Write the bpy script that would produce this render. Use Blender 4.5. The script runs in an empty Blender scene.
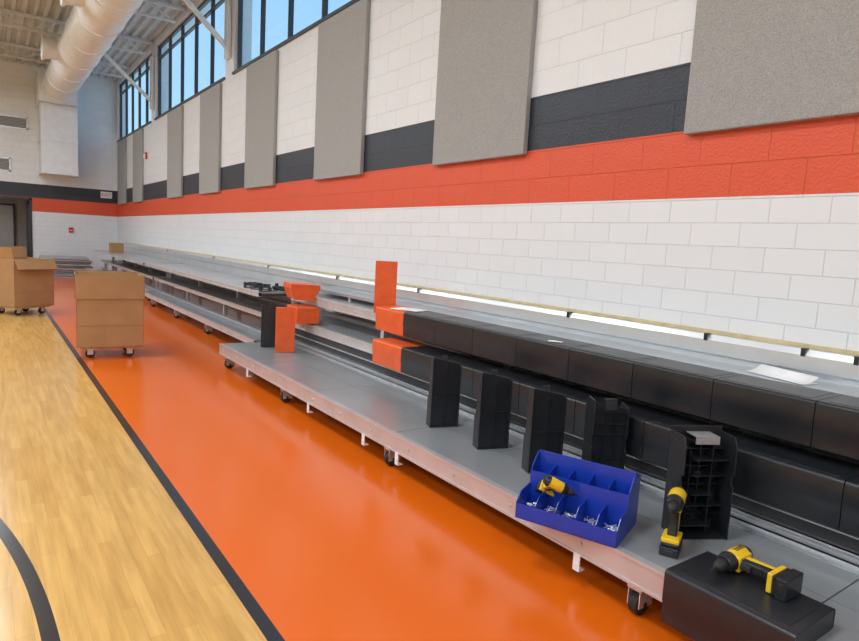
import bpy, math, random, bmesh
from mathutils import Matrix, Vector
random.seed(4)
S=bpy.context.scene
COL=S.collection
try:
    S.view_settings.view_transform='Standard'
except Exception: pass

# ---------------------------------------------------------------- materials
def newmat(name):
    m=bpy.data.materials.new(name); m.use_nodes=True
    nt=m.node_tree
    return m,nt,nt.nodes['Principled BSDF']
def N(nt,t,**kw):
    n=nt.nodes.new(t)
    for k,v in kw.items(): setattr(n,k,v)
    return n
def simple(name,col,rough=.5,metal=0,var=.06,scale=8,bump=0,spec=None,coat=0):
    m,nt,b=newmat(name)
    tc=N(nt,'ShaderNodeTexCoord')
    no=N(nt,'ShaderNodeTexNoise'); no.inputs['Scale'].default_value=scale; no.inputs['Detail'].default_value=3
    nt.links.new(tc.outputs['Object'],no.inputs['Vector'])
    cr=N(nt,'ShaderNodeValToRGB')
    cr.color_ramp.elements[0].color=tuple(max(0,c*(1-var*2)) for c in col)+(1,)
    cr.color_ramp.elements[1].color=tuple(min(1,c*(1+var*2)) for c in col)+(1,)
    cr.color_ramp.elements[0].position=.25; cr.color_ramp.elements[1].position=.75
    nt.links.new(no.outputs['Fac'],cr.inputs['Fac'])
    nt.links.new(cr.outputs['Color'],b.inputs['Base Color'])
    b.inputs['Roughness'].default_value=rough; b.inputs['Metallic'].default_value=metal
    if coat: b.inputs['Coat Weight'].default_value=coat
    if spec is not None: b.inputs['Specular IOR Level'].default_value=spec
    if bump:
        bp=N(nt,'ShaderNodeBump'); bp.inputs['Strength'].default_value=bump; bp.inputs['Distance'].default_value=.01
        nt.links.new(no.outputs['Fac'],bp.inputs['Height']); nt.links.new(bp.outputs['Normal'],b.inputs['Normal'])
    return m

def wallmat(name,ax,bands):
    m,nt,b=newmat(name)
    L=nt.links.new
    tc=N(nt,'ShaderNodeTexCoord'); sp=N(nt,'ShaderNodeSeparateXYZ'); L(tc.outputs['Object'],sp.inputs[0])
    cb=N(nt,'ShaderNodeCombineXYZ'); L(sp.outputs[ax],cb.inputs['X']); L(sp.outputs['Z'],cb.inputs['Y'])
    def brick(w,h,off,mort,mc):
        mp=N(nt,'ShaderNodeMapping'); mp.inputs['Location'].default_value=off; L(cb.outputs[0],mp.inputs['Vector'])
        br=N(nt,'ShaderNodeTexBrick'); L(mp.outputs[0],br.inputs['Vector'])
        br.inputs['Scale'].default_value=1; br.inputs['Brick Width'].default_value=w; br.inputs['Row Height'].default_value=h
        br.inputs['Mortar Size'].default_value=mort; br.inputs['Mortar Smooth'].default_value=.6
        br.inputs['Color1'].default_value=(1,1,1,1); br.inputs['Color2'].default_value=(.97,.97,.97,1); br.inputs['Mortar'].default_value=(mc,mc,mc*1.01,1)
        return br
    up=brick(.4064,.2032,(.06,0,0),.0036,.85); lo=brick(.3048,.1355,(.1,.06775,0),.0028,.88)
    gt=N(nt,'ShaderNodeMath',operation='GREATER_THAN'); L(sp.outputs['Z'],gt.inputs[0]); gt.inputs[1].default_value=1.829
    mx=N(nt,'ShaderNodeMix',data_type='RGBA'); L(gt.outputs[0],mx.inputs[0]); L(lo.outputs['Color'],mx.inputs[6]); L(up.outputs['Color'],mx.inputs[7])
    mf=N(nt,'ShaderNodeMix',data_type='FLOAT'); L(gt.outputs[0],mf.inputs[0]); L(lo.outputs['Fac'],mf.inputs[2]); L(up.outputs['Fac'],mf.inputs[3])
    dv=N(nt,'ShaderNodeMath',operation='DIVIDE'); L(sp.outputs['Z'],dv.inputs[0]); dv.inputs[1].default_value=8
    cr=N(nt,'ShaderNodeValToRGB'); cr.color_ramp.interpolation='CONSTANT'
    el=cr.color_ramp.elements
    el[0].position=0; el[0].color=(*bands[0][1],1)
    el[1].position=bands[1][0]/8; el[1].color=(*bands[1][1],1)
    for z,c in bands[2:]:
        e=el.new(z/8); e.color=(*c,1)
    L(dv.outputs[0],cr.inputs['Fac'])
    mul=N(nt,'ShaderNodeMix',data_type='RGBA',blend_type='MULTIPLY'); mul.inputs[0].default_value=1
    L(cr.outputs['Color'],mul.inputs[6]); L(mx.outputs[2],mul.inputs[7])
    L(mul.outputs[2],b.inputs['Base Color'])
    no=N(nt,'ShaderNodeTexNoise'); no.inputs['Scale'].default_value=60; no.inputs['Detail'].default_value=4; L(tc.outputs['Object'],no.inputs['Vector'])
    ns=N(nt,'ShaderNodeMath',operation='MULTIPLY'); L(no.outputs['Fac'],ns.inputs[0]); L(gt.outputs[0],ns.inputs[1])
    n2=N(nt,'ShaderNodeMath',operation='MULTIPLY'); L(ns.outputs[0],n2.inputs[0]); n2.inputs[1].default_value=1.2
    su=N(nt,'ShaderNodeMath',operation='SUBTRACT'); L(n2.outputs[0],su.inputs[0]); L(mf.outputs[0],su.inputs[1])
    bp=N(nt,'ShaderNodeBump'); bp.inputs['Strength'].default_value=.6; bp.inputs['Distance'].default_value=.007
    L(su.outputs[0],bp.inputs['Height']); L(bp.outputs['Normal'],b.inputs['Normal'])
    b.inputs['Roughness'].default_value=.42
    return m
WH=(.80,.825,.86); OR=(.74,.095,.033); BK=(.028,.034,.048)
M_wr=wallmat('painted_block_side','Y',[(0,WH),(1.829,OR),(2.2352,BK),(2.6416,(.78,.80,.82))])
M_wf=wallmat('painted_block_end','X',[(0,(.80,.83,.86)),(1.829,OR),(2.2352,BK),(2.6416,(.82,.84,.86))])
M_plain=simple('painted_plaster',(.80,.83,.85),.7,var=.02)

def floormat():
    m,nt,b=newmat('gym_floor'); L=nt.links.new
    tc=N(nt,'ShaderNodeTexCoord'); sp=N(nt,'ShaderNodeSeparateXYZ'); L(tc.outputs['Object'],sp.inputs[0])
    cb=N(nt,'ShaderNodeCombineXYZ'); L(sp.outputs['Y'],cb.inputs['X']); L(sp.outputs['X'],cb.inputs['Y'])
    br=N(nt,'ShaderNodeTexBrick'); L(cb.outputs[0],br.inputs['Vector']); br.offset=.37
    br.inputs['Scale'].default_value=1; br.inputs['Brick Width'].default_value=.62; br.inputs['Row Height'].default_value=.057
    br.inputs['Mortar Size'].default_value=.0005; br.inputs['Bias'].default_value=0
    br.inputs['Color1'].default_value=(.76,.44,.135,1); br.inputs['Color2'].default_value=(.66,.36,.10,1); br.inputs['Mortar'].default_value=(.46,.25,.07,1)
    mp=N(nt,'ShaderNodeMapping'); mp.inputs['Scale'].default_value=(30,2.2,1); L(tc.outputs['Object'],mp.inputs['Vector'])
    no=N(nt,'ShaderNodeTexNoise'); no.inputs['Scale'].default_value=1; no.inputs['Detail'].default_value=5; L(mp.outputs[0],no.inputs['Vector'])
    cr=N(nt,'ShaderNodeValToRGB'); cr.color_ramp.elements[0].position=.3; cr.color_ramp.elements[0].color=(.82,.80,.74,1); cr.color_ramp.elements[1].position=.65; cr.color_ramp.elements[1].color=(1.05,1.05,1.05,1)
    L(no.outputs['Fac'],cr.inputs['Fac'])
    mul=N(nt,'ShaderNodeMix',data_type='RGBA',blend_type='MULTIPLY'); mul.inputs[0].default_value=1; L(br.outputs['Color'],mul.inputs[6]); L(cr.outputs['Color'],mul.inputs[7])
    def cmp(sock,op,v):
        n=N(nt,'ShaderNodeMath',operation=op); L(sock,n.inputs[0]); n.inputs[1].default_value=v; return n.outputs[0]
    def mulm(a,c):
        n=N(nt,'ShaderNodeMath',operation='MULTIPLY'); L(a,n.inputs[0]); L(c,n.inputs[1]); return n.outputs[0]
    orange=cmp(sp.outputs['X'],'GREATER_THAN',.86)
    line=mulm(cmp(sp.outputs['X'],'GREATER_THAN',.81),cmp(sp.outputs['X'],'LESS_THAN',.865))
    vd=N(nt,'ShaderNodeVectorMath',operation='DISTANCE'); L(tc.outputs['Object'],vd.inputs[0]); vd.inputs[1].default_value=(-5.91,2.24,0)
    arc=mulm(cmp(vd.outputs['Value'],'GREATER_THAN',6.045),cmp(vd.outputs['Value'],'LESS_THAN',6.1))
    ad=N(nt,'ShaderNodeMath',operation='MAXIMUM'); L(line,ad.inputs[0]); L(arc,ad.inputs[1])
    n3=N(nt,'ShaderNodeTexNoise'); n3.inputs['Scale'].default_value=.8; n3.inputs['Detail'].default_value=1; L(tc.outputs['Object'],n3.inputs['Vector'])
    oc=N(nt,'ShaderNodeValToRGB'); oc.color_ramp.elements[0].color=(.77,.130,.005,1); oc.color_ramp.elements[1].color=(.82,.145,.007,1); L(n3.outputs['Fac'],oc.inputs['Fac'])
    m1=N(nt,'ShaderNodeMix',data_type='RGBA'); L(orange,m1.inputs[0]); L(mul.outputs[2],m1.inputs[6]); L(oc.outputs['Color'],m1.inputs[7])
    m2=N(nt,'ShaderNodeMix',data_type='RGBA'); L(ad.outputs[0],m2.inputs[0]); L(m1.outputs[2],m2.inputs[6]); m2.inputs[7].default_value=(.03,.025,.025,1)
    L(m2.outputs[2],b.inputs['Base Color'])
    b.inputs['Roughness'].default_value=.2
    b.inputs['Specular IOR Level'].default_value=.55
    return m
M_floor=floormat()
M_deck=simple('gray_deck_coating',(.40,.415,.43),.32,.4,.06,1.4)
M_steel=simple('galvanized_steel',(.68,.70,.73),.34,.6,.05,10)
M_rail=simple('bright_folded_steel',(.72,.745,.77),.33,.65,.03,4)
M_topdeck=simple('galvanized_sheet_deck',(.52,.55,.575),.29,.55,.05,2.5)
M_nose2=simple('galvanized_lip',(.68,.70,.71),.36,.5,.04,6)
M_alu=simple('mill_aluminium_nose',(.60,.58,.58),.42,.5,.04,6)
M_blk=simple('black_molded_plastic',(.016,.018,.022),.33,0,.1,20,spec=.5)
M_org=simple('orange_molded_plastic',(.80,.12,.025),.40,0,.05,10)
M_rub=simple('black_rubber',(.02,.02,.02),.6,0,.1,20)
M_dark=simple('dark_bronze_frame',(.05,.055,.06),.4,.3,.05,20)
M_gray=simple('fine_gray_fabric',(.36,.358,.35),.95,0,.13,170,.4)
M_card=simple('corrugated_cardboard',(.40,.22,.098),.85,0,.05,5)
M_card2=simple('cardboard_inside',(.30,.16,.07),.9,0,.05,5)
M_tape=simple('carton_crease',(.26,.14,.06),.6,0,.03,5)
M_ply=simple('plywood_edge',(.62,.50,.29),.7,0,.08,12)
M_blue=simple('blue_plastic',(.010,.045,.40),.28,0,.05,10)
M_yel=simple('yellow_plastic',(.84,.54,.02),.4,0,.04,15)
M_white=simple('white_paint_metal',(.82,.85,.87),.45,.05,.03,5)
M_joist=simple('gray_painted_steel',(.66,.68,.69),.5,.1,.03,5)
M_paper=simple('white_paper',(.92,.92,.92),.8,0,.03,9)
M_red=simple('red_plastic',(.6,.02,.02),.4,0,.03,9)
M_ceil=simple('painted_roof_deck',(.58,.60,.60),.6,.1,.04,3)
M_cloth=simple('black_cloth',(.015,.016,.018),.9,0,.2,40,.5)
M_hall=simple('hallway_paint',(.38,.38,.38),.8,0,.1,2)
M_seam_shade=simple('dark_gap',(.05,.05,.055),.7,0,.05,10)  # near-black for deck seams and the shade plate under the middle tier
def glassmat():
    m,nt,b=newmat('window_glass'); L=nt.links.new
    tr=N(nt,'ShaderNodeBsdfTransparent'); tr.inputs[0].default_value=(.92,.97,1,1)
    gl=N(nt,'ShaderNodeBsdfGlossy'); gl.inputs['Roughness'].default_value=.02
    mx=N(nt,'ShaderNodeMixShader'); mx.inputs[0].default_value=.07
    L(tr.outputs[0],mx.inputs[1]); L(gl.outputs[0],mx.inputs[2]); L(mx.outputs[0],nt.nodes['Material Output'].inputs['Surface'])
    return m
M_glass=glassmat()

# ---------------------------------------------------------------- mesh helpers
class MB:
    def __init__(s,z0=0): s.v=[]; s.f=[]; s.z0=z0
    def box(s,x0,x1,y0,y1,z0,z1):
        i=len(s.v)
        s.v+=[(x0,y0,z0),(x1,y0,z0),(x1,y1,z0),(x0,y1,z0),(x0,y0,z1),(x1,y0,z1),(x1,y1,z1),(x0,y1,z1)]
        s.f+=[tuple(i+k for k in q) for q in ((0,3,2,1),(4,5,6,7),(0,1,5,4),(1,2,6,5),(2,3,7,6),(3,0,4,7))]
        return s
    def prism(s,prof,axis,a,b):
        i=len(s.v); n=len(prof)
        for t in (a,b):
            for p,q in prof:
                s.v.append({'Y':(p,t,q),'X':(t,p,q),'Z':(p,q,t)}[axis])
        s.f.append(tuple(range(i,i+n))); s.f.append(tuple(range(i+2*n-1,i+n-1,-1)))
        for k in range(n):
            k2=(k+1)%n
            s.f.append((i+k,i+n+k,i+n+k2,i+k2))
        return s
    def cyl(s,p0,p1,r0,r1=None,seg=16):
        if r1 is None: r1=r0
        p0=Vector(p0); p1=Vector(p1); d=(p1-p0).normalized()
        u=d.orthogonal().normalized(); w=d.cross(u)
        i=len(s.v)
        for p,r in ((p0,r0),(p1,r1)):
            for k in range(seg):
                a=2*math.pi*k/seg
                s.v.append(tuple(p+u*r*math.cos(a)+w*r*math.sin(a)))
        s.f.append(tuple(range(i+seg-1,i-1,-1))); s.f.append(tuple(range(i+seg,i+2*seg)))
        for k in range(seg):
            k2=(k+1)%seg
            s.f.append((i+k,i+k2,i+seg+k2,i+seg+k))
        return s
    def lathe(s,axis_pts,seg=24):
        i=len(s.v); z0=s.z0
        for x,r in axis_pts:
            for k in range(seg):
                a=2*math.pi*k/seg; s.v.append((x,r*math.cos(a),z0+r*math.sin(a)))
        n=len(axis_pts)
        for j in range(n-1):
            for k in range(seg):
                k2=(k+1)%seg
                s.f.append((i+j*seg+k,i+j*seg+k2,i+(j+1)*seg+k2,i+(j+1)*seg+k))
        s.f.append(tuple(range(i+seg-1,i-1,-1))); s.f.append(tuple(range(i+(n-1)*seg,i+n*seg)))
        return s
    def beam(s,p0,p1,w,h=None):
        h=h or w
        p0=Vector(p0); p1=Vector(p1); d=(p1-p0).normalized()
        up=Vector((0,0,1)) if abs(d.z)<.95 else Vector((0,1,0))
        a=d.cross(up).normalized(); b=a.cross(d)
        i=len(s.v)
        for p in (p0,p1):
            for x,y in ((-1,-1),(1,-1),(1,1),(-1,1)): s.v.append(tuple(p+a*w/2*x+b*h/2*y))
        s.f+=[(i+3,i+2,i+1,i),(i+4,i+5,i+6,i+7)]+[(i+k,i+(k+1)%4,i+4+(k+1)%4,i+4+k) for k in range(4)]
        return s
def obj(name,mb,mat,parent=None,bevel=0,smooth=False,loc=None,rot=None):
    me=bpy.data.meshes.new(name); me.from_pydata([tuple(v) for v in mb.v],[],mb.f); me.update()
    bm=bmesh.new(); bm.from_mesh(me); bmesh.ops.recalc_face_normals(bm,faces=bm.faces); bm.to_mesh(me); bm.free()
    me.materials.append(mat)
    o=bpy.data.objects.new(name,me); COL.objects.link(o)
    if parent: o.parent=parent
    if loc: o.location=loc
    if rot: o.rotation_euler=rot
    if bevel:
        md=o.modifiers.new('bevel','BEVEL'); md.width=bevel; md.segments=2; md.limit_method='ANGLE'
    if smooth:
        for p in me.polygons: p.use_smooth=True
        try: me.set_sharp_from_angle(angle=math.radians(40))
        except Exception: pass
    return o
def tag(o,label,cat,group=None):
    o['label']=label; o['category']=cat
    if group: o['group']=group
def thing(name,label,cat,loc=(0,0,0),rot=(0,0,0),group=None):
    e=bpy.data.objects.new(name,None); COL.objects.link(e); e.location=loc; e.rotation_euler=rot; e.empty_display_size=.1
    tag(e,label,cat,group); return e
def copy_tree(root,loc,rot=(0,0,0),label=None):
    def rec(o,par):
        c=o.copy(); COL.objects.link(c)
        if par: c.parent=par
        for ch in list(o.children): rec(ch,c)
        return c
    r=rec(root,None); r.location=loc; r.rotation_euler=rot
    if label: r['label']=label
    return r
def struct(o): o['kind']='structure'; return o
rad=math.radians

# ---------------------------------------------------------------- camera
cam=bpy.data.cameras.new('camera'); co=bpy.data.objects.new('camera',cam); COL.objects.link(co)
cam.sensor_width=36; cam.lens=620/859*36; cam.clip_end=200
H=1.467
R=Matrix(((.8132,.0244,-.5815),(-.5795,.1291,-.8047),(.0555,.9914,.1191))).to_quaternion().to_matrix()
co.matrix_world=Matrix.Translation((0,0,H))@R.to_4x4()
S.camera=co

# ---------------------------------------------------------------- room
D=3.5; YF=22.3; YB=-7; XL=-14; ZC=6.05; WS=4.18; WT=5.9
struct(obj('floor',MB().box(XL,D+.3,YB,26,-.1,0),M_floor))
cols=[-6.6,-.7,5.2,11.1,17.0]
w=MB().box(D,D+.3,YB,YF+.3,0,WS).box(D,D+.3,YB,YF+.3,WT,ZC+.2)
piers=[(c-.22,c+.22) for c in cols]+[(YF-.25,YF+.3)]
for a,b in piers: w.box(D,D+.3,a,b,WS,WT)
struct(obj('wall_right',w,M_wr))
for i in range(len(piers)-1):
    y0=piers[i][1]; y1=piers[i+1][0]
    fr=MB(); fx0,fx1=D+.06,D+.12
    fr.box(fx0,fx1,y0,y1,WS,WS+.05).box(fx0,fx1,y0,y1,WT-.05,WT).box(fx0,fx1,y0,y1,5.60,5.635)
    k=5; step=(y1-y0)/k
    for j in range(k+1):
        yc=y0+j*step; yc=min(max(yc,y0+.03),y1-.03)
        fr.box(fx0,fx1,yc-.028,yc+.028,WS,WT)
    f=struct(obj('window_%d'%(i+1),fr,M_dark))
    obj('glass_pane',MB().box(D+.09,D+.10,y0,y1,WS+.03,5.62),M_glass,f)
    obj('upper_pane',MB().box(D+.09,D+.10,y0,y1,5.62,WT-.03),M_glass,f)
    struct(obj('trim_%d'%(i+1),MB().box(D-.03,D+.06,y0,y1,WS-.03,WS+.01),M_dark))
dw0,dw1,dh=-1.6,1.2,2.235
w=MB().box(XL,dw0,YF,YF+.3,0,ZC+.2).box(dw1,D,YF,YF+.3,0,ZC+.2).box(dw0,dw1,YF,YF+.3,dh,ZC+.2)
struct(obj('wall_far',w,M_wf))
struct(obj('wall_left',MB().box(XL-.3,XL,YB,YF+.3,0,ZC+.2),M_plain))
struct(obj('wall_back',MB().box(XL,D,YB-.3,YB,0,ZC+.2),M_plain))
struct(obj('wall_hallway',MB().box(-3,3,25.8,26,0,2.8).box(-3.2,-3,YF+.3,26,0,2.8).box(3,3.2,YF+.3,26,0,2.8).box(-3,3,YF+.3,26,2.6,2.8),M_hall))
df=MB().box(dw0,dw0+.06,YF-.03,YF+.2,0,dh).box(dw1-.06,dw1,YF-.03,YF+.2,0,dh).box(dw0,dw1,YF-.03,YF+.2,dh-.06,dh)
d1=struct(obj('door_1',df,M_dark))
dl=MB().box(dw1-.09,dw1-.05,YF+.2,YF+1.1,.02,.25).box(dw1-.09,dw1-.05,YF+.2,YF+.32,.02,dh-.08).box(dw1-.09,dw1-.05,YF+.98,YF+1.1,.02,dh-.08).box(dw1-.09,dw1-.05,YF+.2,YF+1.1,dh-.2,dh-.08)
obj('door_leaf',dl,M_dark,d1)
d2=struct(obj('door_2',MB().box(-.1,-.04,25.74,25.8,0,2.1).box(.84,.9,25.74,25.8,0,2.1).box(-.1,.9,25.74,25.8,2.04,2.1),M_dark))
obj('door_leaf',MB().box(-.04,.84,25.76,25.79,.01,2.04),M_deck,d2)
x=XL; top=ZC+.2; pts=[]
while x<D:
    pts+=[(x,ZC),(x+.07,ZC),(x+.1,ZC+.07),(x+.17,ZC+.07)]; x+=.2
pts.append((D,ZC))
m=MB()
for (xa,za),(xb,zb) in zip(pts,pts[1:]):
    i=len(m.v); m.v+=[(xa,YB,za),(xb,YB,zb),(xb,YF,zb),(xa,YF,za)]; m.f.append((i,i+1,i+2,i+3))
i=len(m.v); m.v+=[(XL,YB,top),(D,YB,top),(D,YF,top),(XL,YF,top)]; m.f.append((i,i+1,i+2,i+3))
struct(obj('ceiling',m,M_ceil))
first=None
for yj in (11.1,14.0,17.0,20.0):
    if first is None:
        m=MB(); zt,zb=ZC-.03,5.70
        m.box(-10,3.48,-.04,.04,zt-.04,zt+.02); m.box(-10,3.3,-.035,.035,zb,zb+.04)
        x=3.3; up=False
        while x>-9.6:
            a=(x,0,zb+.03) if not up else (x,0,zt-.03); b=(x-.6,0,zt-.03) if not up else (x-.6,0,zb+.03)
            m.beam(a,b,.022); x-=.6; up=not up
        first=obj('roof_joist',m,M_joist); o=first
    else:
        o=first.copy(); COL.objects.link(o)
    o.location=(0,yj,0); tag(o,'gray painted open-web steel roof joist under the ceiling deck','joist','roof joists')
for yb in (11.1,17.0):
    m=MB().beam((3.46,0,4.62),(2.25,0,5.68),.07); m.box(3.43,3.49,-.09,.09,4.45,5.68)
    o=obj('knee_brace',m,M_white,loc=(0,yb,0)); tag(o,'white steel knee brace and wall plate between windows','brace','knee braces')
du=thing('air_duct','large white round spiral air duct hung under the roof joists','duct',(1.80,0,5.27))
r=.40
m=MB().cyl((0,4,0),(0,20.9,0),r,seg=40)
for y in (5.5,7,8.5,10,11.5,13,14.5,16,17.5,19,20.5): m.cyl((0,y-.03,0),(0,y+.03,0),r+.018,seg=40)
obj('duct_pipe',m,M_white,du,smooth=True)
for y in (12.2,16.4):
    m=MB().cyl((-.34,y,0),(-.64,y,0),.2,.24,seg=28).cyl((-.635,y,0),(-.68,y,0),.27,seg=28)
    obj('duct_diffuser',m,M_white,du,smooth=True)
obj('duct_transition',MB().box(-.45,.45,20.9,22.28,-.36,.42).box(-.47,.47,20.88,20.93,-.39,.45),M_white,du,bevel=.01)
sh=thing('duct_shaft','off-white boxed duct shaft mounted on the end wall','duct shaft',(1.86,21.9,0))
obj('shaft_body',MB().box(-.46,.46,-.62,.39,2.95,4.90),M_white,sh,bevel=.01)
obj('shaft_flange',MB().box(-.48,.48,-.64,.39,3.85,3.89),M_white,sh)
obj('shaft_flange',MB().box(-.48,.48,-.64,.39,2.93,2.97),M_white,sh)
def vent(x,z,w_,h_):
    v=thing('wall_vent','gray louvered air vent on the end wall','vent',(x,YF,z))
    obj('vent_frame',MB().box(-w_/2,w_/2,-.03,-.0,-h_/2,-h_/2+.04).box(-w_/2,w_/2,-.03,0,h_/2-.04,h_/2).box(-w_/2,-w_/2+.04,-.03,0,-h_/2,h_/2).box(w_/2-.04,w_/2,-.03,0,-h_/2,h_/2),M_steel,v)
    m=MB(); k=int(h_/.05)
    for j in range(k):
        z0=-h_/2+.04+j*(h_-.08)/k
        m.prism([(-.025,z0),(-.02,z0),(-.002,z0+.03),(-.007,z0+.03)],'X',-w_/2+.03,w_/2-.03)
    obj('louver',m,M_deck,v)
vent(.5,4.38,1.3,.36); vent(.25,3.15,.9,.4)
first=None
for ys in (-1.56,1.05,3.65,6.26,8.87,11.48,14.1,18.15,20.55):
    if first is None:
        m=MB().box(-.05,0,0,1.22,2.22,4.12); first=obj('acoustic_panel',m,M_gray,bevel=.008); o=first
    else: o=first.copy(); COL.objects.link(o)
    o.location=(D-.003,ys,0); tag(o,'tall gray fabric acoustic panel on the striped block wall','acoustic panel','acoustic wall panels')
e=thing('exit_sign','small white exit sign with red letters on the end wall','sign',(3.2,YF,2.5))
obj('sign_box',MB().box(-.16,.16,-.06,0,-.1,.1),M_white,e,bevel=.005)
cu=bpy.data.curves.new('sign_text','FONT'); cu.body='EXIT'; cu.size=.14; cu.align_x='CENTER'; cu.align_y='CENTER'; cu.extrude=.002
tmp=bpy.data.objects.new('tmp_text',cu); COL.objects.link(tmp); bpy.context.view_layer.update()
me=bpy.data.meshes.new_from_object(tmp.evaluated_get(bpy.context.evaluated_depsgraph_get()))
bpy.data.objects.remove(tmp); me.materials.clear(); me.materials.append(M_red)
to=bpy.data.objects.new('sign_text',me); COL.objects.link(to); to.parent=e; to.location=(0,-.064,0); to.rotation_euler=(math.pi/2,0,0)
e=thing('fire_strobe','small white and red alarm strobe on the block wall','fire alarm',(D,17.75,3.38))
obj('strobe_base',MB().box(-.05,0,-.06,.06,-.08,.08),M_red,e,bevel=.004); obj('strobe_lens',MB().box(-.08,-.05,-.06,.06,-.08,.04),M_white,e,bevel=.004)
e=thing('fire_alarm_pull','small red fire alarm pull station on the end wall','fire alarm',(2.21,YF,1.34))
obj('pull_box',MB().box(-.06,.06,-.05,0,-.08,.08),M_red,e,bevel=.004); obj('pull_handle',MB().box(-.04,.04,-.065,-.05,-.02,0),M_white,e)

# ---------------------------------------------------------------- bleachers
def bleacher_row(y0,y1,xn,z,xb,label,casters=(),tabs=(),legs_x=None,seam=.915,dm=None,backrail=True,shade_and_rail=False,nh=.125):
    L_=y1-y0; dm=dm or M_deck
    e=thing('bleacher_row',label,'bleacher',(xn,y0,0))
    W=xb-xn
    m=MB(); k=max(1,round(L_/seam)); st=L_/k
    for j in range(k):
        if W>.69 and dm is M_deck:
            m.box(.035,W*.55,j*st+.003,(j+1)*st-.003,z-.016,z)
            a=(j+.5)*st
            m.box(W*.55+.006,W,j*st+.003,a-.003,z-.016,z).box(W*.55+.006,W,a+.003,(j+1)*st-.003,z-.016,z)
        elif W>.5:
            m.box(.035,W*.5,j*st+.003,(j+1)*st-.003,z-.016,z).box(W*.5+.006,W,j*st+.003,(j+1)*st-.003,z-.016,z)
        else:
            m.box(.035,W,j*st+.002,(j+1)*st-.002,z-.016,z)
    obj('deck',m,dm,e)
    obj('deck_frame',MB().box(.04,W-.01,.005,L_-.005,z-.05,z-.017),M_seam_shade,e)
    zb=z-nh
    p=[(0,zb),(.05,zb),(.05,zb+.005),(.006,zb+.005),(.006,z-.004),(.034,z-.004),(.034,z+.002),(0,z+.002)]
    m=MB().prism(p[::-1],'Y',0,L_)
    m.box(-.005,0,0,L_,z-.012,z+.002).box(-.005,0,0,L_,zb,zb+.012)
    yy=.2
    while yy<L_:
        m.cyl((-.008,yy,z-nh/2),(0,yy,z-nh/2),.009,seg=8); yy+=.457
    obj('nose_channel',m,M_alu if nh>.1 else M_nose2,e)
    if backrail:
        obj('back_rail',MB().box(W-.012,W,0,L_,z,z+.05).box(W-.05,W,0,L_,z+.05,z+.056).box(W-.05,W-.045,0,L_,z+.035,z+.056),M_steel,e)
    if shade_and_rail:
        obj('shade_plate',MB().box(.02,.026,0,L_,.34,zb-.001),M_seam_shade,e)  # added dark plate standing in for the shade under the tier
        obj('lower_rail',MB().box(-.005,.04,0,L_,.332,.338).box(-.005,0,0,L_,.30,.338).box(.0,.02,0,L_,.395,.402),M_steel,e)
    for yc in casters:
        ly=yc-y0
        obj('cross_frame',MB().box(.05,W-.01,ly-.025,ly+.025,z-.11,z-.05),M_steel,e)
        for cx in ([.08,W-.1] if W>.5 else [.08]):
            c=obj('caster',MB().box(cx-.04,cx+.04,ly-.035,ly+.035,.112,.155).box(cx-.04,cx+.05,ly-.03,ly-.025,.04,.115).box(cx-.04,cx+.05,ly+.025,ly+.03,.04,.115),M_steel,e)
            obj('wheel',MB().cyl((cx,ly-.02,.05),(cx,ly+.02,.05),.05,seg=24).cyl((cx,ly-.034,.05),(cx,ly+.034,.05),.012,seg=12),M_rub,c,bevel=.003,smooth=True)
    if legs_x:
        k=max(2,round(L_/1.83)+1)
        for j in range(k):
            ly=.1+j*(L_-.2)/(k-1); lx=legs_x-xn
            lg=obj('leg',MB().box(lx-.03,lx+.03,ly-.03,ly+.03,.1,z-.05),M_steel,e)
            obj('foot_wheel',MB().cyl((lx,ly-.02,.05),(lx,ly+.02,.05),.05,seg=20).box(lx-.02,lx+.02,ly-.035,ly-.02,.04,.11),M_rub,lg)
    for yt in tabs:
        ly=yt-y0
        m=MB().box(-.008,-.003,ly-.018,ly+.018,z-.18,z-.105).box(-.008,.03,ly-.018,ly+.018,z-.185,z-.18)
        m.cyl((-.012,ly,z-.155),(-.008,ly,z-.155),.009,seg=10)
        obj('bracket_tab',m,M_white,e)
    return e
lab='galvanized bleacher row with %s against the striped wall'
bleacher_row(-.35,6.85,2.1,.265,2.80,'wide bare gray lowest bleacher deck pulled out on casters',casters=(1.42,3.36,5.15,6.75),tabs=(1.69,3.17,3.6,4.5,5.93),seam=1.22,nh=.112)
bleacher_row(-.35,6.9,2.82,.56,3.38,lab%'middle tier seats',legs_x=2.92,dm=M_topdeck,shade_and_rail=True,nh=.085)
bleacher_row(-.35,6.9,2.95,.83,3.36,lab%'top tier seats',legs_x=3.12,dm=M_topdeck,backrail=False,nh=.085)
for a,b in ((7.1,13.5),(13.65,20.6)):
    bleacher_row(a,b,2.58 if a<10 else 2.72,.24,2.86,'low unfinished bleacher row folded in on casters',casters=[a+.3+1.83*k for k in range(4)],dm=M_topdeck,nh=.07)
    bleacher_row(a,b,2.80,.53,3.38,lab%'bare middle tier deck',legs_x=2.92,dm=M_topdeck,nh=.06)
    bleacher_row(a,b,2.62,.815,3.40,lab%'bare top tier deck',legs_x=3.12,dm=M_topdeck,backrail=False,nh=.055,seam=1.83)
e=thing('rear_shelf','smooth galvanized shelf running behind the top tier seats','shelf',(3.148,-.35,0))
obj('shelf_top',MB().prism([(0,.875),(0,.904),(.262,.904),(.262,.898),(.005,.898),(.005,.875)],'Y',0,7.2),M_topdeck,e)
for y in (.2,2.2,4.2,6.2): obj('shelf_stand',MB().box(.02,.05,y,y+.04,.83,.897),M_steel,e)
e=thing('rear_rail','long bright folded steel rail with plywood strip on the wall','rail',(3.37,-.35,0))
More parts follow.
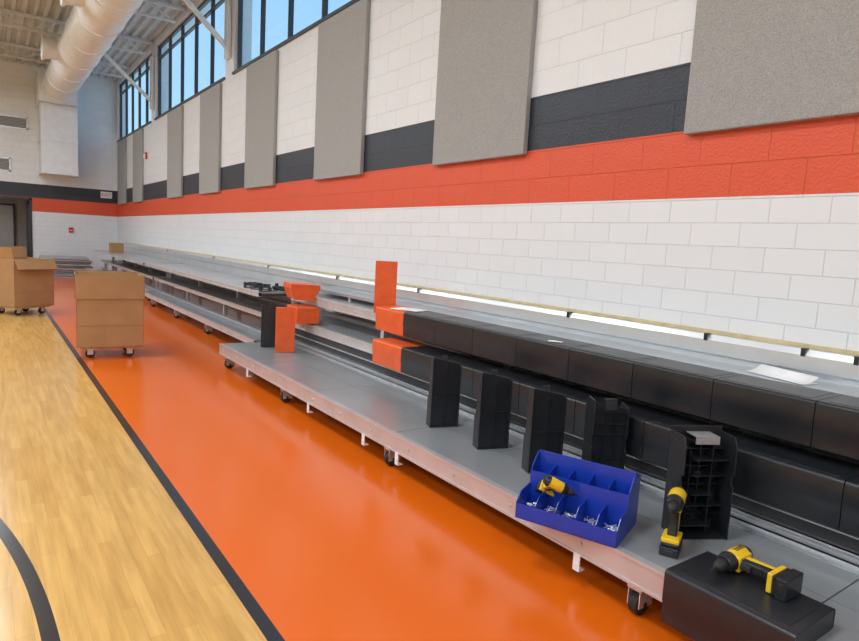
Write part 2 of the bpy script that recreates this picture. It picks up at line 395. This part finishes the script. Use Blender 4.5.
obj('steel_rail',MB().prism([(.044,.80),(.044,.93),(.018,.945),(.018,1.02),(.035,1.05),(.080,1.05),(.080,1.044),(.038,1.044),(.024,1.017),(.024,.948),(.050,.933),(.050,.80)],'Y',0,21),M_rail,e)
obj('plywood_strip',MB().box(.09,.128,0,21,.98,1.068),M_ply,e)
obj('rail_stand',MB().box(.055,.085,.5,.56,0,.99).box(.055,.085,7,7.06,0,.99).box(.055,.085,14,14.06,0,.99).box(.055,.085,20,20.06,0,.99),M_steel,e)
for yw in (1.18,1.42,1.95,3.0,4.9,6.6,8.8,11.5,15):
    y=yw+.35
    obj('rail_clip',MB().box(.016,.05,y-.014,y+.014,1.050,1.056).box(.010,.018,y-.010,y+.010,1.015,1.054),M_blk,e,bevel=.002)

SL=.457
def seat_module(mat,name='seat_module',full=0,rr=.015):
    e=thing(name,'','bleacher seat')
    th=.006; n=6; DP=.29; FH=.212
    arc=[(rr-rr*math.cos(a),-rr+rr*math.sin(a)) for a in [k*math.pi/2/n for k in range(n+1)]]
    if full:
        if full==1:
            solid=[(.05,-.17),(.0,-.05),(0,-.006),(.006,0),(.315,0),(.322,-.01),(.322,-.05),(.26,-.17)]
        else:
            solid=[(.004,-.17),(0,-.165)]+arc+[(.235,0),(.244,-.01),(.244,-.166),(.24,-.17)]
        obj('seat_shell',MB().prism(solid[::-1],'Y',.002,SL*.8-.002),mat,e,bevel=.003)
        # raised rims leave a recessed end face and front
        if full==1:
            m=MB().prism([(.0,-.05),(0,-.006),(.006,0),(.315,0),(.322,-.01),(.322,-.05),(.302,-.05),(.302,-.022),(.02,-.022),(.02,-.05)][::-1],'Y',-.006,.002)
            m.prism([(.05,-.17),(.26,-.17),(.268,-.152),(.042,-.152)],'Y',-.006,.002)
        else:
            m=MB().box(0,.02,-.006,.002,-.165,-.01).box(.222,.242,-.006,.002,-.165,-.01).box(.02,.222,-.006,.002,-.025,-.005).box(.02,.222,-.006,.002,-.165,-.145)
        obj('end_rim',m,mat,e)
        m=MB()
        for k in range(1,6):
            if full==1: m.prism([(.262,-.168),(.32,-.055),(.326,-.07),(.275,-.168)],'Y',k*SL*.8/6-.003,k*SL*.8/6+.003)
            else: m.box(.242,.252,k*SL*.8/6-.003,k*SL*.8/6+.003,-.165,-.02)
        obj('rib_frame',m,mat,e)
        return e
    outer=[(.016,-FH),(.006,-FH+.010),(.004,-.125),(0,-.117)]+arc+[(DP-.008,0),(DP,-.008),(DP,-.07)]
    inner=[(DP-.006,-.07),(DP-.007,-.012),(DP-.014,-th)]+[(th+(rr)*(1-math.cos(a)),-th-rr+rr*math.sin(a)) for a in [k*math.pi/2/n for k in range(n,-1,-1)]]+[(th,-.117),(.010,-.125),(.012,-FH+.014),(.020,-FH+.004)]
    g=.0015
    obj('seat_shell',MB().prism((outer+inner)[::-1],'Y',g,SL-g),mat,e,bevel=.0014,smooth=True)
    obj('lid_panel',MB().box(.035,DP-.03,.035,SL-.035,-.003,.0016),mat,e,bevel=.001)
    endp=[(.022,-FH+.006),(.09,-FH+.006),(.094,-.075),(DP-.006,-.073),(DP-.01,-.012),(DP-.02,-.006),(rr+.008,-.006),(rr*.35+.003,-rr*.35-.003),(.008,-rr-.002),(.010,-FH+.016)]
    obj('end_cap',MB().prism(endp,'Y',.003,.011),mat,e)
    obj('end_cap',MB().prism(endp,'Y',SL-.011,SL-.003),mat,e)
    ribp=[(.03,-.195),(.07,-.195),(.08,-.07),(DP-.01,-.068),(DP-.01,-.012),(DP-.02,-.007),(rr+.01,-.007),(.016,-rr-.005),(.018,-.185)]
    m=MB()
    for k in range(1,8): m.prism(ribp,'Y',k*SL/8-.002,k*SL/8+.002)
    m.box(.05,.054,.01,SL-.01,-.195,-.007).box(.17,.174,.01,SL-.01,-.068,-.007).box(.25,.254,.01,SL-.01,-.068,-.007)
    obj('rib_frame',m,mat,e)
    return e
blk=seat_module(M_blk); org=seat_module(M_org,rr=.024)
used={'b':False,'o':False}
def seat(kind,loc,rot=(0,0,0),label='',group=None):
    src=blk if kind=='b' else org
    if not used[kind]:
        used[kind]=True; r=src; r.location=loc; r.rotation_euler=rot
    else: r=copy_tree(src,loc,rot)
    r['label']=label
    if group: r['group']=group
    return r
Lb='black molded bench seat module mounted on the %s bleacher tier'
Lo='orange molded bench seat module mounted on the %s bleacher tier'
y=4.32
for k in range(9): seat('b',(2.85,y-(k+1)*.457,.908),label=Lb%'top',group='black seats on the top tier')
seat('o',(2.85,4.322,.908),label=Lo%'top')
y=4.13
for k in range(9): seat('b',(2.72,y-(k+1)*.457,.645),label=Lb%'middle',group='black seats on the middle tier')
seat('o',(2.72,4.132,.645),label=Lo%'middle')
o1=seat_module(M_org,full=2); o1.location=(2.64,6.02,.75); o1.rotation_euler=(0,0,rad(-6)); o1['label']='boxy orange seat end resting loose on the middle tier edge'
o2=seat_module(M_org,full=1); o2.location=(2.66,6.24,.985); o2.rotation_euler=(0,rad(2),rad(-10)); o2['label']='flared angular orange seat end resting on the top tier edge'
seat('b',(2.0,.755,.341),label='black molded seat module with a drill on top')

def stand_module(mat,kind='flat'):
    e=thing('seat_end_module','','bleacher seat')
    h=.475
    w,d={'slim':(.10,.075),'flat':(.095,.13),'rib':(.12,.13),'box':(.10,.06)}[kind]
    if kind=='slim':
        tp=[(-w,0),(w,0),(w,h-.055),(w-.012,h-.045),(-w+.012,h-.004),(-w,h-.012)]
        obj('back_plate',MB().prism(tp,'Y',0,.006),mat,e,bevel=.002)
        m=MB().box(-w,-w+.008,-.012,0,0,h-.014).box(w-.008,w,-.012,0,0,h-.057).box(-w+.008,w-.008,-.008,0,.0,.006).box(-w+.008,w-.008,-.006,0,.225,.229).box(-.002,.002,-.006,0,.006,h-.05)
        obj('edge_rib',m,mat,e,bevel=.0008)
        for s,hh in ((-1,h-.012),(1,h-.055)):
            x0=s*w; x1=s*(w-.006)
            fp=[(.006,0),(d,0),(d,hh*.42),(d-.02,hh*.45),(d-.02,hh*.8),(d-.03,hh-.01),(.006,hh)]
            obj('side_flange',MB().prism(fp,'X',min(x0,x1),max(x0,x1)),mat,e,bevel=.001)
        obj('rib_frame',MB().box(-w+.006,w-.006,.006,d-.01,0,.005).box(-.004,0,.006,.03,.005,h-.05).box(-w+.006,w-.006,.006,.03,.22,.224),mat,e)
        obj('mounting_bracket',MB().box(-.05,.03,.008,.05,h-.04,h-.036).box(-.03,.01,.02,.024,h-.036,h+.008),M_dark,e)
        return e
    if kind=='flat':
        obj('back_plate',MB().prism([(-w,0),(w,0),(w,h-.055),(-w,h-.02)],'Y',-.006,0),mat,e,bevel=.001)
        for s,hh in ((-1,h),(1,h-.03)):
            x0=s*w; x1=s*(w-.007)
            fp=[(-.03,0),(.085,0),(.085,hh-.05),(.06,hh),(-.02,hh-.01),(-.03,hh-.05),(-.03,hh*.62),(-.02,hh*.60),(-.02,hh*.48),(-.03,hh*.46)]
            obj('side_flange',MB().prism(fp,'X',min(x0,x1),max(x0,x1)),mat,e,bevel=.001)
        m=MB()
        for z in (.05,.10,.16,.285,.34,.40): m.box(-w+.007,w-.007,-.018,-.006,z,z+.003)
        m.box(.022,.025,-.02,-.006,.0,.40).box(-.035,-.032,-.02,-.006,.0,.40)
        m.box(-w+.007,w-.007,-.028,.08,0,.006)
        obj('rib_frame',m,mat,e)
        m=MB().box(-.03,.03,-.012,-.008,h-.06,h-.005).box(-.03,.03,-.012,.02,h-.008,h-.004).cyl((-.014,-.015,h-.03),(-.014,-.011,h-.03),.006,seg=10).cyl((.014,-.015,h-.03),(.014,-.011,h-.03),.006,seg=10)
        obj('mounting_bracket',m,M_dark,e)
        return e
    obj('back_plate',MB().prism([(-w,0),(w,0),(w,h),(-w,h)],'Y',0,.006),mat,e,bevel=.0015)
    for s in (-1,1):
        x0=s*w; x1=s*(w-.006)
        ht=h if kind=='box' else h-.02
        fp=[(.005,0),(d,0),(d,ht*.52),(d-.014,ht*.54),(d-.014,ht*.62),(d,ht*.64),(d,ht*.9),(d-.02,ht),(.005,ht)] if kind!='box' else [(.005,0),(d,0),(d,ht),(.005,ht)]
        obj('side_flange',MB().prism(fp,'X',min(x0,x1),max(x0,x1)),mat,e,bevel=.001)
    m=MB()
    zs=[.05,.085,.13,.19,.22,.27,.31,.345,.385,.42] if kind=='rib' else [.09,.2,.31,.41]
    for k,z in enumerate(zs):
        dd=d*(.75,.4,.55,.75,.35,.6,.45)[k%7]
        xa=-w+.006 if k%3 else -w*.35; xb=w-.006 if k%2==0 else w*.45
        m.box(xa,xb,.005,dd,z-.0015,z+.0015)
    m.box(-w*.36,-w*.36+.003,.005,d*.6,.0,h*.9).box(w*.42,w*.42+.003,.005,d*.5,.06,h*.8).box(0,.003,.005,d*.4,.1,h*.85)
    if kind=='rib':
        m.beam((-w*.3,.02,.02),(w*.4,.02,.19),.005,.03).beam((w*.4,.02,.24),(-w*.3,.02,.40),.005,.03)
        m.cyl((.01,.005,.27),(.01,.06,.27),.016,seg=14)
    m.box(-w+.006,w-.006,.005,d-.01,0,.005)
    obj('rib_frame',m,mat,e)
    if kind=='box': obj('top_plate',MB().box(-w+.006,w-.006,.006,d,h-.008,h-.001),mat,e)
    else:
        m=MB().box(-.06,.05,.006,d*.65,h-.03,h-.026).box(-.06,.05,d*.65,d*.65+.004,h-.06,h-.026).cyl((-.03,d*.65+.003,h-.045),(-.03,d*.65+.008,h-.045),.008,seg=10).cyl((.02,d*.65+.003,h-.045),(.02,d*.65+.008,h-.045),.008,seg=10)
        obj('mounting_bracket',m,M_deck,e)
    return e
sr=stand_module(M_blk,'rib'); sr.location=(2.56,1.47,.268); sr.rotation_euler=(0,0,rad(152))
sr['label']='black ribbed module standing on end behind a standing drill'; sr['group']='seat modules standing on end'
sb=stand_module(M_blk,'slim'); so=stand_module(M_org,'box'); sf=stand_module(M_blk,'flat')
sf.location=(2.60,1.97,.268); sf.rotation_euler=(0,0,rad(-28)); sf['label']='black module with small bracket on top standing on end'; sf['group']='seat modules standing on end'
used2={'b':False,'o':False}
def stand(kind,x,y,yaw,label,z=.268,group='seat modules standing on end'):
    src=sb if kind=='b' else so
    if not used2[kind]:
        used2[kind]=True; r=src; r.location=(x,y,z); r.rotation_euler=(0,0,yaw)
    else: r=copy_tree(src,(x,y,z),(0,0,yaw))
    r['label']=label; r['group']=group
Ls='thin black molded panel standing on end on the deck'
stand('b',2.485,3.21,rad(-18),Ls)
stand('b',2.485,2.715,rad(-19),Ls)
stand('b',2.48,2.28,rad(-20),Ls)
stand('b',2.53,6.46,rad(-20),'black seat panel standing on end beside an orange one')
stand('o',2.56,6.12,rad(-20),'thin orange seat panel standing on end on the gray deck')
stand('o',2.995,4.86,rad(-30),'orange seat module standing on end on the top tier',z=.832)

# ---------------------------------------------------------------- cartons on dollies
def dolly(x,y,yaw,w_,d_,label):
    e=thing('dolly',label,'dolly',(x,y,0),(0,0,yaw))
    obj('platform',MB().box(-w_/2,w_/2,-d_/2,d_/2,.115,.14),M_ply,e,bevel=.003)
    for sx in (-1,1):
        for sy in (-1,1):
            cx=sx*(w_/2-.09); cy=sy*(d_/2-.09)
            c=obj('caster',MB().box(cx-.04,cx+.04,cy-.03,cy+.03,.1,.115).box(cx-.03,cx+.03,cy-.028,cy-.023,.04,.1).box(cx-.03,cx+.03,cy+.023,cy+.028,.04,.1),M_steel,e)
            obj('wheel',MB().cyl((cx,cy-.02,.05),(cx,cy+.02,.05),.05,seg=20),M_rub,c,smooth=True)
def carton(x,y,z,yaw,w_,d_,h,label,open_=True,fl=.0,tilt=70,collar=False):
    e=thing('cardboard_box',label,'cardboard box',(x,y,z),(0,0,yaw))
    t=.008
    m=MB().box(-w_/2,w_/2,-d_/2,d_/2,0,t).box(-w_/2,w_/2,-d_/2,-d_/2+t,0,h).box(-w_/2,w_/2,d_/2-t,d_/2,0,h).box(-w_/2,-w_/2+t,-d_/2,d_/2,0,h).box(w_/2-t,w_/2,-d_/2,d_/2,0,h)
    obj('box_body',m,M_card,e,bevel=.003)
    if collar:
        a=w_/2+.012; b=d_/2+.012
        m=MB().box(-a,a,-b,-b+.006,h*.68,h+.01).box(-a,a,b-.006,b,h*.68,h+.01).box(-a,-a+.006,-b,b,h*.68,h+.01).box(a-.006,a,-b,b,h*.68,h+.01)
        obj('box_sleeve',m,M_card,e)
    if open_:
        if fl:
            f=fl
            def flap(m,px,py,dx,dy,wx,wy,tl):
                a=rad(tl)
                q=[Vector((px-wx/2,py-wy/2,h)),Vector((px+wx/2,py+wy/2,h))]
                o_=Vector((dx*math.cos(a),dy*math.cos(a),math.sin(a)))*f
                nrm=Vector((dx*math.sin(a),dy*math.sin(a),-math.cos(a)))*t
                i=len(m.v); base=[q[0],q[1],q[1]+o_,q[0]+o_]
                m.v+= [tuple(v) for v in base]+[tuple(v-nrm) for v in base]
                m.f+=[(i,i+1,i+2,i+3),(i+7,i+6,i+5,i+4),(i,i+4,i+5,i+1),(i+1,i+5,i+6,i+2),(i+2,i+6,i+7,i+3),(i+3,i+7,i+4,i)]
                return m
            for args in ((0,-d_/2,0,-1,w_,0,-60),(0,d_/2,0,1,w_,0,tilt),(-w_/2,0,-1,0,0,d_,tilt),(w_/2,0,1,0,0,d_,-74)):
                obj('flap',flap(MB(),*args),M_card,e)
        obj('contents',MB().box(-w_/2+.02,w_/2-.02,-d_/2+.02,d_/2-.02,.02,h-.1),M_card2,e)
    else:
        obj('lid',MB().box(-w_/2,w_/2,-d_/2,d_/2,h,h+.006),M_card,e)
    obj('crease_line',MB().box(-w_/2-.001,w_/2+.001,-d_/2-.0016,-d_/2,h*.3,h*.306),M_tape,e)
    return e
dolly(1.17,8.0,rad(-6),.58,.58,'low wooden dolly with black casters under a cardboard box')
carton(1.17,8.0,.141,rad(-6),.67,.70,.80,'large brown cardboard box open at the top, on a dolly',collar=True)
dolly(.48,12.1,rad(32),.58,.58,'low dolly with casters under a cardboard box on maple floor')
carton(.48,12.1,.141,rad(32),.66,.66,.76,'brown cardboard box with flaps open, on a dolly',fl=.18,tilt=80)
dolly(-.1,16.5,0,.62,.6,'low dolly with casters beyond the other boxes')
carton(-.1,16.5,.141,0,.7,.7,.95,'closed brown cardboard box on a dolly near the doorway',open_=False)
carton(2.95,18.9,.817,.1,.3,.3,.25,'small brown cardboard box on the bare bleacher deck',open_=False)
for k in range(10):
    o=obj('deck_panel',MB().box(-.6,.6,-.7,.7,0,.045),M_deck,bevel=.005)
    o.location=(1.85+random.uniform(-.09,.09),20.9+random.uniform(-.05,.05),.002+k*.058); o.rotation_euler=(0,0,random.uniform(-.08,.08))
    tag(o,'gray metal deck panel in a stack on the floor','metal panel','stacked deck panels')

# ---------------------------------------------------------------- tool caddy
CL=(2.165,1.77,.267); CR=(0,0,rad(-69))
ca=thing('tool_caddy','blue plastic stepped parts bin with dividers on the deck edge','tool caddy',CL,CR)
Lc=.46
rowsb=[(-.16,-.02,.006,.07,.125),(-.02,.15,.05,.185,.235)]
m=MB()
for a,b,zf,zw,zd in rowsb:
    m.box(-Lc/2,Lc/2,a,b,zf-.004,zf)
    m.box(-Lc/2,Lc/2,a,a+.003,max(0,zf-.05),zw)
m.box(-Lc/2,Lc/2,.147,.15,0,.215)
obj('tray',m,M_blue,ca)
ep=[(-.16,0),(.15,0),(.15,.225),(.08,.255),(.05,.255),(-.012,.20),(-.018,.125),(-.12,.115),(-.16,.075)]
obj('end_wall',MB().prism(ep,'X',-Lc/2,-Lc/2+.004),M_blue,ca)
obj('end_wall',MB().prism(ep,'X',Lc/2-.004,Lc/2),M_blue,ca)
ND=5
for k in range(1,ND):
    x=-Lc/2+k*Lc/ND; m=MB()
    m.prism([(-.156,.006),(-.02,.006),(-.02,.12),(-.12,.11),(-.156,.074)],'X',x-.0013,x+.0013)
    m.prism([(-.016,.05),(.146,.05),(.146,.225),(-.016,.195)],'X',x-.0013,x+.0013)
    obj('divider',m,M_blue,ca)
obj('center_rib',MB().box(-Lc/2,Lc/2,.065,.069,.05,.262),M_blue,ca,bevel=.001)
obj('inner_tray',MB().box(-Lc/2+.005,Lc/2-.005,-.155,-.022,.007,.026).box(-Lc/2+.005,Lc/2-.005,-.015,.063,.052,.095),M_blue,ca)
m=MB()
for k in range(380):
    a,b,zf=((-.156,-.09,.026),(-.095,-.02,.026),(-.016,.065,.095))[k%3]
    x=random.uniform(-Lc/2+.02,Lc/2-.02); y=random.uniform(a+.014,b-.012); z=zf+.004+random.uniform(0,.012)
    if abs(((x+Lc/2+Lc/ND/2)%(Lc/ND))-Lc/ND/2)<.014: continue
    q=random.uniform(0,6.28); dx,dy=math.cos(q)*.010,math.sin(q)*.010
    m.cyl((x-dx,y-dy,z),(x+dx,y+dy,z+.002),.0020,seg=6).cyl((x+dx,y+dy,z+.002),(x+dx*1.25,y+dy*1.25,z+.003),.0042,seg=6)
o=obj('screw_pile',m,M_nose2); o.location=CL; o.rotation_euler=CR
tag(o,'loose silver screws and bolts in the blue parts bin','screws'); o['kind']='stuff'

# ---------------------------------------------------------------- cordless drills
def drill(name,label,loc,rot,sc=1.0):
    e=thing(name,label,'power drill',loc,rot); e.scale=(sc,)*3
    obj('battery',MB().box(-.042,.068,-.034,.034,0,.034).box(-.036,.062,-.031,.031,.034,.048).box(.02,.0705,-.02,.02,.008,.026),M_blk,e,bevel=.005)
    obj('battery_plate',MB().box(-.036,.060,-.032,.032,.046,.064),M_yel,e,bevel=.005)
    p=[(-.02,.058),(.028,.058),(.016,.1),(.028,.17),(-.016,.17),(-.026,.11)]
    obj('handle',MB().prism(p,'Y',-.017,.017),M_blk,e,bevel=.007)
    obj('handle_trim',MB().prism([(-.027,.075),(-.008,.075),(.004,.165),(-.022,.165)],'Y',-.0180,.0180),M_yel,e,bevel=.003)
    m=MB(.195).lathe([(-.055,.028),(-.05,.0315),(-.005,.032),(.0,.0315),(.036,.031),(.044,.028)]).box(-.042,.034,-.025,.025,.160,.19)
    obj('motor_housing',m,M_yel,e,bevel=.003,smooth=True)
    m=MB()
    for k in range(5): m.box(-.042+k*.010,-.037+k*.010,-.0326,.0326,.187,.203)
    obj('cooling_slot',m,M_blk,e)
    obj('rear_cap',MB(.195).lathe([(-.078,.015),(-.075,.023),(-.062,.028),(-.054,.0325),(-.048,.0325)]),M_blk,e,smooth=True)
    obj('gear_collar',MB(.195).lathe([(.034,.0325),(.048,.0325),(.054,.029),(.064,.027),(.069,.023)]),M_blk,e,smooth=True)
    obj('chuck',MB(.195).lathe([(.069,.017),(.073,.0195),(.096,.0195),(.110,.011),(.114,.006),(.14,.0035),(.142,.003)]),M_rub,e,smooth=True)
    obj('trigger',MB().box(.022,.038,-.009,.009,.125,.158),M_rub,e,bevel=.003)
    return e
drill('cordless_drill','yellow and black cordless drill standing on its battery on the deck',(2.30,1.375,.267),(0,0,rad(205)),1.12)
drill('cordless_drill','yellow and black cordless drill lying on the black seat module',(2.235,.862,.343+.038),(rad(90),0,rad(180)),1.12)
drill('cordless_driver','small yellow and black driver resting in the blue parts bin',(2.10,1.93,.372),(rad(60),rad(25),rad(-35)),.8)

# ---------------------------------------------------------------- loose items
def sheet(name,label,cat,loc,yaw,w_,h_,mat,thick=.004,sub=8,amp=.006):
    m=MB()
    for i in range(sub+1):
        for j in range(sub+1):
            x=(i/sub-.5)*w_; y=(j/sub-.5)*h_
            m.v.append((x,y,amp*(1+math.sin(i*1.3+j*.7))))
    for i in range(sub):
        for j in range(sub):
            a=i*(sub+1)+j; m.f.append((a,a+1,a+sub+2,a+sub+1))
    o=obj(name,m,mat,loc=loc,rot=(0,0,yaw),smooth=True)
    md=o.modifiers.new('s','SOLIDIFY'); md.thickness=thick; md.offset=1
    tag(o,label,cat); return o
m=MB()
nn=10
for i in range(nn+1):
    t=i/nn; x=(t-.5)*.115
    for yy in (-.165,.165): m.v.append((x,yy,.001))
for i in range(nn+1):
    t=i/nn; x=(t-.5)*.115
    for yy in (-.16,.165): m.v.append((x,yy,.004+.032*t*t+.004*math.sin(yy*20+t*3)))
for b0 in (0,2*(nn+1)):
    for i in range(nn):
        a=b0+2*i; m.f.append((a,a+1,a+3,a+2))
o=obj('paper_booklet',m,M_paper,loc=(3.265,1.46,.906),rot=(0,0,rad(-14)),smooth=True)
md=o.modifiers.new('s','SOLIDIFY'); md.thickness=.002; md.offset=1
tag(o,'folded white paper booklet lying on the shelf behind the seats','paper')
sheet('paper_sheet','white paper lying on the orange top tier seat','paper',(2.98,4.42,.911),rad(20),.2,.28,M_paper,.003,8,.002)
sheet('paper_tag','small white paper tag on a black seat','paper',(2.93,2.68,.911),.5,.05,.09,M_paper,.002,8,.001)
sheet('black_cloth','crumpled black cloth on the bare top tier deck','cloth',(3.08,7.28,.817),.3,.22,.36,M_cloth,.02,12,.025)
sheet('work_gloves','dark work gloves on the bare top tier deck','gloves',(2.93,8.0,.817),.1,.15,.4,M_cloth,.015,12,.02)
for (bx,by,ba,zz) in ((2.78,7.2,.3,.817),(3.0,6.80,.1,.832),(2.78,7.45,-.5,.817),(2.78,7.72,.2,.817),(2.98,7.66,2.0,.817)):
    o=obj('seat_bracket',MB().box(-.12,.12,-.03,.03,0,.008).box(-.12,-.112,-.03,.03,.008,.07).box(.02,.028,-.03,.03,.008,.05),M_blk,loc=(bx,by,zz),rot=(0,0,ba),bevel=.002)
    tag(o,'loose black seat bracket lying on the bare top tier deck','bracket','loose brackets')

# ---------------------------------------------------------------- light
W=bpy.data.worlds.new('sky'); S.world=W; W.use_nodes=True
bg=W.node_tree.nodes['Background']
g=W.node_tree.nodes.new('ShaderNodeTexCoord'); sp=W.node_tree.nodes.new('ShaderNodeSeparateXYZ'); cr=W.node_tree.nodes.new('ShaderNodeValToRGB')
W.node_tree.links.new(g.outputs['Generated'],sp.inputs[0]); W.node_tree.links.new(sp.outputs['Z'],cr.inputs['Fac'])
cr.color_ramp.elements[0].color=(.56,.83,1.0,1); cr.color_ramp.elements[1].color=(.18,.44,.85,1); cr.color_ramp.elements[1].position=.8
W.node_tree.links.new(cr.outputs['Color'],bg.inputs['Color']); bg.inputs['Strength'].default_value=1.2
def area(x,y,z,sx,sy,p,col=(.83,.925,1)):
    l=bpy.data.lights.new('ceiling_and_fill_light','AREA'); l.shape='RECTANGLE'; l.size=sx; l.size_y=sy; l.energy=p; l.color=col
    o=bpy.data.objects.new('ceiling_and_fill_light',l); COL.objects.link(o); o.location=(x,y,z); return o
for x in (-.6,-4.5,-8.5):
    for y in (-3,2,7,12,17):
        area(x,y,5.4,1.2,1.2,132 if y<10 else 118)
area(-.8,24.2,2.5,.8,.8,14,(.95,.97,1))  # unseen fill lamp added to brighten the hallway
